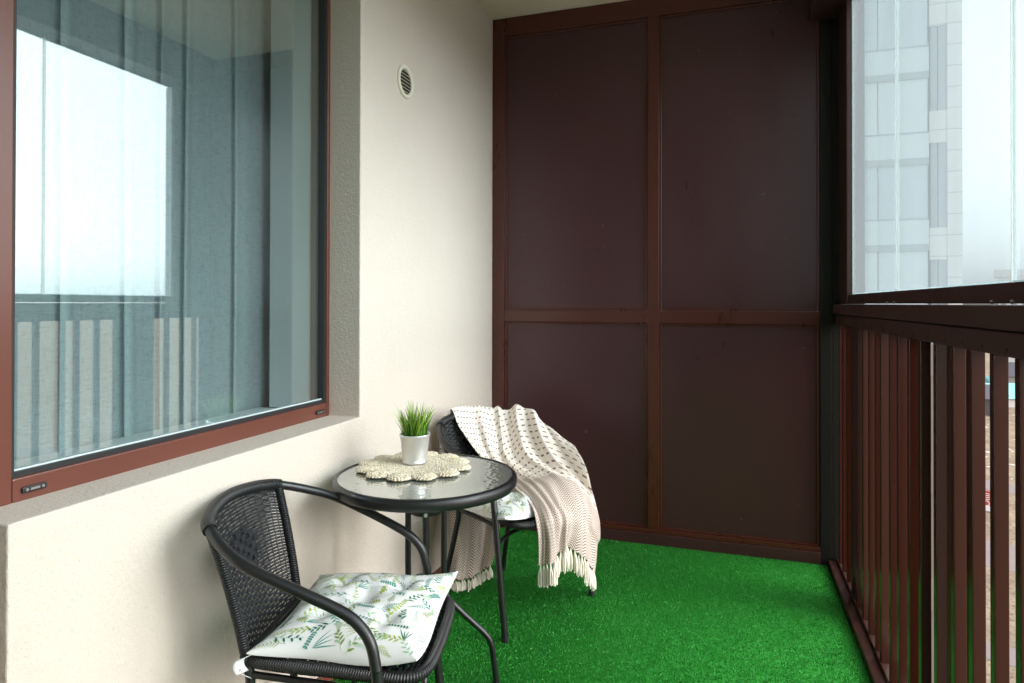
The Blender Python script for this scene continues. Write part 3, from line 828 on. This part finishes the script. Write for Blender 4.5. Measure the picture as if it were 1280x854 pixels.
def place_cushion(seed, O, Y, label):
    mb, top = make_cushion(seed, False)
    cu = mb.build('seat_cushion', ['cushion_cloth', 'print_dark', 'print_teal', 'print_lime', 'print_olive', 'print_pale'])
    cu.location = O; cu.rotation_euler = (0, 0, Y)
    tag(cu, label, 'cushion', 'leaf print seat cushions')
    for sg in (-1, 1):
        b_ = MB(); x, y = -.182, .222 * sg
        pts = bez([(x + .004, y * .99, .436), (x - .012, y + .012 * sg, .432), (x - .016, y + .010 * sg, .415), (x - .010, y + .004 * sg, .398)], 6)
        G = np.array([[p + np.array([0.006, -.010 * sg, 0]) * q * (1 + .3 * i / len(pts)) for q in (-1, -.33, .33, 1)] for i, p in enumerate(pts)])
        b_.grid(G); 
        G2 = np.array([[p + np.array([.02, .012 * sg, 0]) * q * .35 for q in (-1, 0, 1)] for p in bez([(x - .013, y + .008 * sg, .412), (x - .02, y + .004 * sg, .40), (x - .004, y - .02 * sg, .375)], 6)])
        b_.grid(G2)
        t_ = b_.build('tie', 'white_strap', cu); sm = t_.modifiers.new('thick', 'SOLIDIFY'); sm.thickness = .0012
place_cushion(3, (.349, 1.511, 0), rad(12.2), 'white leaf print cushion on the bare foreground chair, tufted and fully in view')
place_cushion(8, (.398, 2.612, 0), rad(-25), 'white leaf print cushion on the far chair, half hidden under the blanket')

# ------------------------------------------------------------------ throw blanket
bl = empty('throw_blanket', O2, Y2, label='cream fringed throw with brown dashes and herringbone ends draped over the far chair', cat='blanket')
# control rows in the chair's own axes, across (7) x along
hoop = [(-.318, -.080, .751), (-.328, .010, .755), (-.312, .090, .750), (-.275, .185, .732), (-.195, .250, .702), (-.050, .272, .640), (.090, .266, .578)]
offs = [(-.014, -.01), (-.016, 0), (-.014, .012), (-.010, .016), (-.004, .022), (0, .024), (.012, .028)]
rows = []
rows.append([(u + a * 1.9, v + b * 1.9, z - .12) for (u, v, z), (a, b) in zip(hoop, offs)])
rows.append([(u + a * 1.7, v + b * 1.8, z - .05) for (u, v, z), (a, b) in zip(hoop, offs)])
bump_ = [.034, .030, .025, .022, .068, .046, .040]
rows.append([(u + a * .4, v + b * .5, z + k) for (u, v, z), (a, b), k in zip(hoop, offs, bump_)])
rows += [
 [(-.288, -.080, .722), (-.290, .000, .724), (-.268, .072, .716), (-.236, .152, .694), (-.170, .215, .716), (-.022, .246, .664), (.150, .266, .578)],
 [(-.268, -.074, .690), (-.258, -.004, .688), (-.230, .056, .680), (-.204, .124, .650), (-.150, .190, .660), (-.012, .220, .624), (.184, .264, .522)],
 [(-.206, -.044, .604), (-.190, -.004, .597), (-.160, .036, .581), (-.130, .078, .562), (-.080, .140, .574), (.040, .200, .556), (.206, .262, .450)],
 [(-.115, -.015, .524), (-.096, .014, .518), (-.061, .039, .510), (-.024, .076, .512), (.028, .128, .526), (.112, .196, .520), (.224, .264, .392)],
 [(.037, -.063, .498), (.070, -.050, .502), (.093, -.027, .506), (.128, .008, .514), (.154, .074, .512), (.204, .160, .492), (.240, .262, .318)],
 [(.188, -.112, .462), (.206, -.104, .468), (.228, -.082, .471), (.246, -.044, .470), (.257, .015, .462), (.278, .124, .424), (.240, .262, .255)],
 [(.248, -.142, .420), (.266, -.136, .424), (.288, -.110, .428), (.294, -.054, .426), (.302, -.002, .414), (.285, .102, .374), (.236, .256, .228)],
 [(.256, -.138, .350), (.276, -.130, .354), (.300, -.103, .360), (.292, -.053, .368), (.303, -.004, .358), (.284, .098, .322), (.244, .254, .175)],
 [(.252, -.132, .258), (.270, -.126, .260), (.300, -.094, .278), (.282, -.050, .294), (.288, -.006, .302), (.276, .100, .226), (.248, .252, .108)]]
rows = np.array(rows)
def cr_resample(A, n, axis):
    A = np.moveaxis(A, axis, 0); P = np.concatenate([[2 * A[0] - A[1]], A, [2 * A[-1] - A[-2]]]); m = len(A) - 1; out = []
    for k in range(n):
        x = m * k / (n - 1); i = min(int(x), m - 1); t = x - i; p0, p1, p2, p3 = P[i:i + 4]
        out.append(.5 * (2 * p1 + (p2 - p0) * t + (2 * p0 - 5 * p1 + 4 * p2 - p3) * t * t + (3 * p1 - p0 - 3 * p2 + p3) * t ** 3))
    return np.moveaxis(np.array(out), 0, axis)
def cloth_sheet(rows, nu, nv, width, Vstart, wr, seed):
    """rows of control points -> smooth sheet with soft folds, plus cloth coordinates in metres"""
    G = cr_resample(cr_resample(np.asarray(rows, float), nv, 0), nu, 1)
    du = np.gradient(G, axis=1); dv = np.gradient(G, axis=0); N_ = np.cross(du, dv); N_ /= np.linalg.norm(N_, axis=2)[..., None] + 1e-9
    s = np.linspace(0, 1, nu)[None, :]; t = np.linspace(0, 1, nv)[:, None]
    w = wr(s, t)
    G = G + N_ * w[..., None]
    seg = np.linalg.norm(np.diff(G, axis=0), axis=2); L = np.concatenate([np.zeros((1, nu)), np.cumsum(seg, 0)]); 
    Lm = .5 * L + .5 * L.mean(axis=1, keepdims=True)
    UV = np.stack([np.broadcast_to(s * width, (nv, nu)), Lm], 2)
    return G, UV
def wr1(s, t):
    rag = np.clip((t - .08) * 3, 0, 1); low = np.clip((t - .60) * 3.5, 0, 1); up = np.clip((.66 - t) * 5, 0, 1) * np.clip((t - .12) * 8, 0, 1)
    f = .0050 * np.sin(2 * PI * (3.2 * s + .5 * np.sin(3 * t)) + 1.0) * rag
    f = f + .0032 * np.sin(2 * PI * (7.3 * s + .9 * t + .3 * np.sin(6 * t)) + .4) * rag
    f = f + (.013 * np.sin(2 * PI * (3.6 * s - .35 * t) + .6) + .004 * np.sin(2 * PI * (9.5 * s + .6 * t))) * low
    # creases fanning out from the gathered peak on the hoop
    for c, k, wdt, a in ((.47, -.05, .022, -.024), (.56, .10, .030, .012), (.62, .24, .022, -.013), (.68, .38, .030, .012), (.73, .52, .020, -.012), (.80, .66, .03, .009), (.30, -.16, .03, -.006)):
        f = f + 1.35 * a * np.exp(-((s - c - k * (t - .2)) / wdt) ** 2) * up
    return f
nu, nv = 110, 150
G, UV = cloth_sheet(rows, nu, nv, .72, 0, wr1, 1)
# the dashed field ends where the sheet crosses the seat
jsplit = int((nv - 1) * (6.45 / (len(rows) - 1)))
UV[..., 1] = UV[jsplit, :, 1][None, :] - UV[..., 1]
UV = UV.copy(); sh_ = np.clip((np.linspace(0, 1, nu)[None, :] - .42), 0, 1) * .17 * np.clip(UV[..., 1] / .20, 0, 1); UV[..., 1] -= sh_ * (UV[..., 1] > 0) * .98
sheet = MB(); sheet.grid(G, UV)
tail_rows = [[hoop[0], hoop[1], hoop[2], hoop[3]],
 [(-.352, -.118, .70), (-.365, .02, .705), (-.350, .115, .70), (-.31, .205, .69)],
 [(-.352, -.125, .58), (-.364, .01, .58), (-.350, .10, .58), (-.305, .18, .58)],
 [(-.322, -.130, .44), (-.335, -.03, .43), (-.325, .05, .44), (-.29, .12, .44)],
 [(-.28, -.150, .30), (-.262, -.05, .29), (-.275, .05, .30), (-.235, .135, .31)],
 [(-.268, -.165, .17), (-.222, -.09, .16), (-.228, .00, .17), (-.19, .085, .20)],
 [(-.262, -.180, .085), (-.212, -.120, .058), (-.205, -.045, .062), (-.172, .025, .095)]]
tail_rows[0] = [(u * 1.0 - .016, v - .012, z + .018) for (u, v, z) in tail_rows[0]]
def wr2(s, t): return .012 * np.sin(2 * PI * (2.6 * s + .2 * t)) * t + .005 * np.sin(2 * PI * (6 * s - .5 * t)) * t
G2, UV2 = cloth_sheet(tail_rows, 60, 90, .40, 0, wr2, 2)
UV2[..., 1] = .36 - UV2[..., 1]
sheet.grid(G2, UV2)
so_ = sheet.build('cloth', 'blanket_weave', bl)
sd = so_.modifiers.new('thick', 'SOLIDIFY'); sd.thickness = .004; sd.offset = 0
ss = so_.modifiers.new('smooth', 'SUBSURF'); ss.levels = 0; ss.render_levels = 1
def tassels(edge, n, Lmin, Lmax, out):
    E = np.asarray(edge); d = np.concatenate([[0], np.cumsum(np.linalg.norm(np.diff(E, axis=0), axis=1))]); tot_ = d[-1]
    for k in range(n):
        x = tot_ * (k + .5) / n; i = min(np.searchsorted(d, x) - 1, len(E) - 2); f = (x - d[i]) / (d[i + 1] - d[i]); p = E[i] * (1 - f) + E[i + 1] * f
        Lz = random.uniform(Lmin, Lmax); tb_ = MB()
        top_ = p + np.array([0, 0, .004])
        for q in range(9):       # the yarns of one tassel
            a = random.uniform(0, 2 * PI); sp = random.uniform(.002, .011)
            e = p + np.array([sp * math.cos(a) + out[0], sp * math.sin(a) + out[1], -Lz * random.uniform(.86, 1.04)])
            mid = (p * .5 + e * .5) + np.array([.004 * math.cos(a), .004 * math.sin(a), 0])
            if e[2] < .002: 
                ov = .002 - e[2]; e = e + np.array([ov * .7 * math.cos(a), ov * .7 * math.sin(a), ov])
            tb_.tube(bez([top_, p + np.array([.0015 * math.cos(a), .0015 * math.sin(a), -.008]), mid, e], 4), .0022, 6, rr=np.linspace(.0021, .0026, 13) * (1 + .0 * q))
        o = tb_.build('tassel', ['fringe_yarn', 'knot_brown'], bl)
        if random.random() < .65:
            g = MB(); c = p + np.array([random.uniform(-.002, .002), random.uniform(-.002, .002), .001]); g.tube([c + np.array([0, 0, .004]), c + np.array([0, 0, 0]), c - np.array([0, 0, .006])], .004, 8, rr=[.002, .0044, .0028]); g.build('knot', 'knot_brown', o)
tassels(G[-1, :, :], 26, .072, .094, (.002, 0))
tassels(G2[-1, :, :], 15, .040, .055, (.008, -.004))

# ------------------------------------------------------------------ outside
o = MB().add([(-900, -900, 0), (1500, -900, 0), (1500, 1800, 0), (-900, 1800, 0)], [(0, 1, 2, 3)]).build('ground', 'dry_ground'); o.location = (0, 0, -25); tag(o, kind='structure')
rd = MB(); dirv = np.array([.93, -.36]); nv_ = np.array([.36, .93])
for dd, w in ((86, 9.0), (118, 6), (62, 3.2)):
    c = nv_ * dd; a, b = c - dirv * 400 - nv_ * w / 2, c + dirv * 500 - nv_ * w / 2
    rd.add([(*a, .02 + dd * .0001), (*b, .02 + dd * .0001), (*(b + nv_ * w), .02 + dd * .0001), (*(a + nv_ * w), .02 + dd * .0001)], [(0, 1, 2, 3)])
o = rd.build('road', 'asphalt'); o.location = (0, 0, -25); tag(o, kind='structure')

# neighbouring wing of the block
tw = empty('apartment_tower', (5, 26, -25), label='pale tiled apartment wing with stacked loggias seen through the glazing', cat='building')
def tp(name, mat, *b, bevel=0):
    q = boxpart(name, mat, tw, *b, bevel=bevel); under(q, tw); return q
TYf = 25.7
tp('wall', 'tower_tiles', (8.285, 8.72, TYf, 38, .6, 40))
tp('wall_base', 'tower_tan', (8.285, 8.72, TYf, 38, -25, .6))
tp('side_wall', 'tower_render', (-6, 8.284, TYf + 1.2, 38, .6, 40))
tp('wall_base', 'tower_tan', (-6, 8.284, TYf + 1.2, 38, -25, .6))
for fl in range(-11, 11):
    zf = 9.02 + 2.97 * fl
    lo = zf < -.5
    tp('loggia_slab', 'tower_tan' if lo else 'tower_slab', (-6, 7.74, TYf - .02, TYf + 1.19, zf, zf + .24))
    tp('loggia_parapet', 'tower_tan' if lo else 'tower_panel', (-6, 7.74, TYf + .0, TYf + .08, zf + .241, zf + 1.079))
    tp('parapet_rail', 'tower_slab', (-6, 7.74, TYf - .01, TYf + .07, zf + 1.08, zf + 1.14))
    tp('loggia_glazing', 'tower_tan' if lo else ('tower_panel' if fl % 2 else 'tower_glass'), *[(x_, x_ + 1.50, TYf + .02, TYf + .05, zf + 1.141, zf + 2.969) for x_ in [-6.06 + 1.533 * q for q in range(9)]])
for fl in range(-8, 9):
    zw = 7.87 + 4.0 * fl
    tp('wall_pier', 'tower_tan' if zw < 0 else 'tower_tiles', (7.76, 8.284, TYf + .02, TYf + 1.19, zw - 1.09, zw))
    tp('window', 'tower_tan' if zw < -2 else 'tower_dark', (7.80, 8.0, TYf + .05, TYf + .2, zw + .001, zw + 2.909), (8.03, 8.284, TYf + .05, TYf + .2, zw + .001, zw + 2.909))

# far buildings
def at_px(px, w, z):
    f = np.array([-.317, .948]); r_ = np.array([.948, .317]); d = (f + r_ * (px - 640) / 816.35) * w
    return (1.287 + d[0], d[1], z)
p = at_px(1283, 210, -25)
hb_ = empty('distant_block', p, rad(-20), label='low pale distant building with a flat cornice beyond the glass at far right', cat='building')
MB().box(-7, 10, -5, 8, 0, 35.0).build('wall', 'concrete_pale', hb_)
MB().box(-8.2, 11, -6.2, 9, 35.0, 37.3).build('cornice', 'grey_wall', hb_)
for i in range(6): MB().box(-6.4 + i * 2.7, -5.0 + i * 2.7, -5.15, -4.99, 24, 33.5).build('window', 'tower_slab', hb_)
for i, (w, L_) in enumerate(((169, 16), (183, 18), (200, 16))):
    p = at_px(1264, w, -25)
    g = empty('garage_shed', p, rad(14 + 3 * i), label=['teal roofed long shed on the plain below, nearest of three in a row', 'teal roofed long shed on the plain below, middle of three in a row', 'teal roofed long shed on the plain below, farthest of three in a row'][i], cat='shed', group='teal roofed sheds on the plain')
    MB().box(-L_ / 2, L_ / 2, -2.6, 2.6, 0, 2.2).build('wall', ['grey_wall', 'dark_wall', 'grey_wall'][i], g)
    MB().add([(-L_ / 2 - .4, -3.2, 2.21), (L_ / 2 + .4, -3.2, 2.21), (L_ / 2 + .4, 0, 4.2), (-L_ / 2 - .4, 0, 4.2), (L_ / 2 + .4, 3.2, 2.21), (-L_ / 2 - .4, 3.2, 2.21)], [(0, 1, 2, 3), (3, 2, 4, 5), (1, 4, 2), (0, 3, 5), (0, 5, 4, 1)]).build('roof', 'teal_roof', g)
for i in range(26):
    px = random.uniform(1180, 1600) if i % 2 else random.uniform(-1500, 1100); w = random.uniform(140, 420); p = at_px(px, w, -25)
    if p[0] < 14: 
        p = (random.uniform(130, 480), random.uniform(-260, 120), -25)
    s_ = random.uniform(.8, 1.5)
    g = empty('distant_house', p, random.uniform(0, 3), label='small pitched roof house scattered on the dry plain below the balcony', cat='house', group='houses scattered on the plain')
    MB().box(-5 * s_, 5 * s_, -4 * s_, 4 * s_, 0, 3.4 * s_).build('wall', random.choice(['concrete_pale', 'grey_wall', 'dark_wall']), g)
    MB().add([(-5.5 * s_, -4.6 * s_, 3.41 * s_), (5.5 * s_, -4.6 * s_, 3.41 * s_), (5.5 * s_, 0, 6 * s_), (-5.5 * s_, 0, 6 * s_), (5.5 * s_, 4.6 * s_, 3.41 * s_), (-5.5 * s_, 4.6 * s_, 3.41 * s_)], [(0, 1, 2, 3), (3, 2, 4, 5), (1, 4, 2), (0, 3, 5), (0, 5, 4, 1)]).build('roof', random.choice(['grey_wall', 'sign_white', 'dark_wall']), g)
p = at_px(1233, 83, -25)
sg_ = empty('roadside_sign', p, rad(-18), label='red roadside sign with white letters glimpsed between the railing bars', cat='sign')
MB().box(-2.2, 2.2, -.08, .08, .75, 2.6).build('board', 'sign_red', sg_); MB().box(-2.2, 2.2, -.10, .10, .05, .745).build('base', 'sign_white', sg_)
cu_ = bpy.data.curves.new('sign_text', 'FONT'); cu_.body = 'OIIIГ'; cu_.size = .95; cu_.align_x = 'CENTER'; cu_.align_y = 'CENTER'; cu_.extrude = .01
tmp = bpy.data.objects.new('tmp', cu_); COL.objects.link(tmp)
dg = bpy.context.evaluated_depsgraph_get(); tme = bpy.data.meshes.new_from_object(tmp.evaluated_get(dg)); bpy.data.objects.remove(tmp)
tme.materials.clear(); tme.materials.append(M['sign_white'])
lt = bpy.data.objects.new('lettering', tme); COL.objects.link(lt); lt.parent = sg_; lt.location = (0, -.092, 1.66)
lt.rotation_mode = 'XYZ'; lt.rotation_euler = (rad(90), rad(-90), 0)

# ------------------------------------------------------------------ light
w = bpy.data.worlds.new('World'); sc.world = w; w.use_nodes = True; nt = w.node_tree; nt.nodes.clear()
sky = nt.nodes.new('ShaderNodeTexSky'); sky.sky_type = 'NISHITA'; sky.sun_disc = False
SUN_EL, SUN_AZ = rad(27), rad(92)       # azimuth from +Y towards +X
sky.sun_elevation = SUN_EL; sky.sun_rotation = SUN_AZ; sky.dust_density = 4; sky.air_density = 1.0; sky.ozone_density = 1.0
hs = nt.nodes.new('ShaderNodeHueSaturation'); hs.inputs['Saturation'].default_value = .07
bg = nt.nodes.new('ShaderNodeBackground'); bg.inputs[1].default_value = .115
ou = nt.nodes.new('ShaderNodeOutputWorld')
nt.links.new(sky.outputs[0], hs.inputs['Color']); nt.links.new(hs.outputs[0], bg.inputs[0]); nt.links.new(bg.outputs[0], ou.inputs[0])
sl = bpy.data.lights.new('sun', 'SUN'); sl.energy = 1.15; sl.angle = rad(140); sl.color = (1, .94, .895)
so2 = bpy.data.objects.new('sun', sl); COL.objects.link(so2)
dv = Vector((math.sin(SUN_AZ) * math.cos(SUN_EL), math.cos(SUN_AZ) * math.cos(SUN_EL), math.sin(SUN_EL)))
so2.rotation_euler = dv.to_track_quat('Z', 'Y').to_euler()

sc.view_settings.view_transform = 'Standard'; sc.view_settings.look = 'None'; sc.view_settings.gamma = 1
sc.view_settings.exposure = 1.83
sc.view_settings.use_curve_mapping = False

# ------------------------------------------------------------------ camera
cam = bpy.data.cameras.new('camera'); co = bpy.data.objects.new('camera', cam); COL.objects.link(co); sc.camera = co
yaw, pitch, roll = .32259, .0061613, .001713
fw = Vector((-math.sin(yaw) * math.cos(pitch), math.cos(yaw) * math.cos(pitch), math.sin(pitch)))
r = Vector((math.cos(yaw), math.sin(yaw), 0)); u = r.cross(fw)
r2 = r * math.cos(roll) + u * math.sin(roll); u2 = -r * math.sin(roll) + u * math.cos(roll)
mtx = Matrix((r2, u2, -fw)).transposed().to_4x4(); mtx.translation = Vector((1.2873, 0, 1.26)); co.matrix_world = mtx
cam.sensor_width = 36; cam.lens = 816.35 / 1280 * 36; cam.shift_y = -(427 - 374.35) / 1280
cam.clip_start = .02; cam.clip_end = 4000
cy = sc.cycles
cy.max_bounces = 10; cy.diffuse_bounces = 6; cy.glossy_bounces = 5; cy.transparent_max_bounces = 24; cy.transmission_bounces = 6
cy.caustics_reflective = False; cy.caustics_refractive = False; cy.sample_clamp_indirect = 6
cy.use_denoising = True
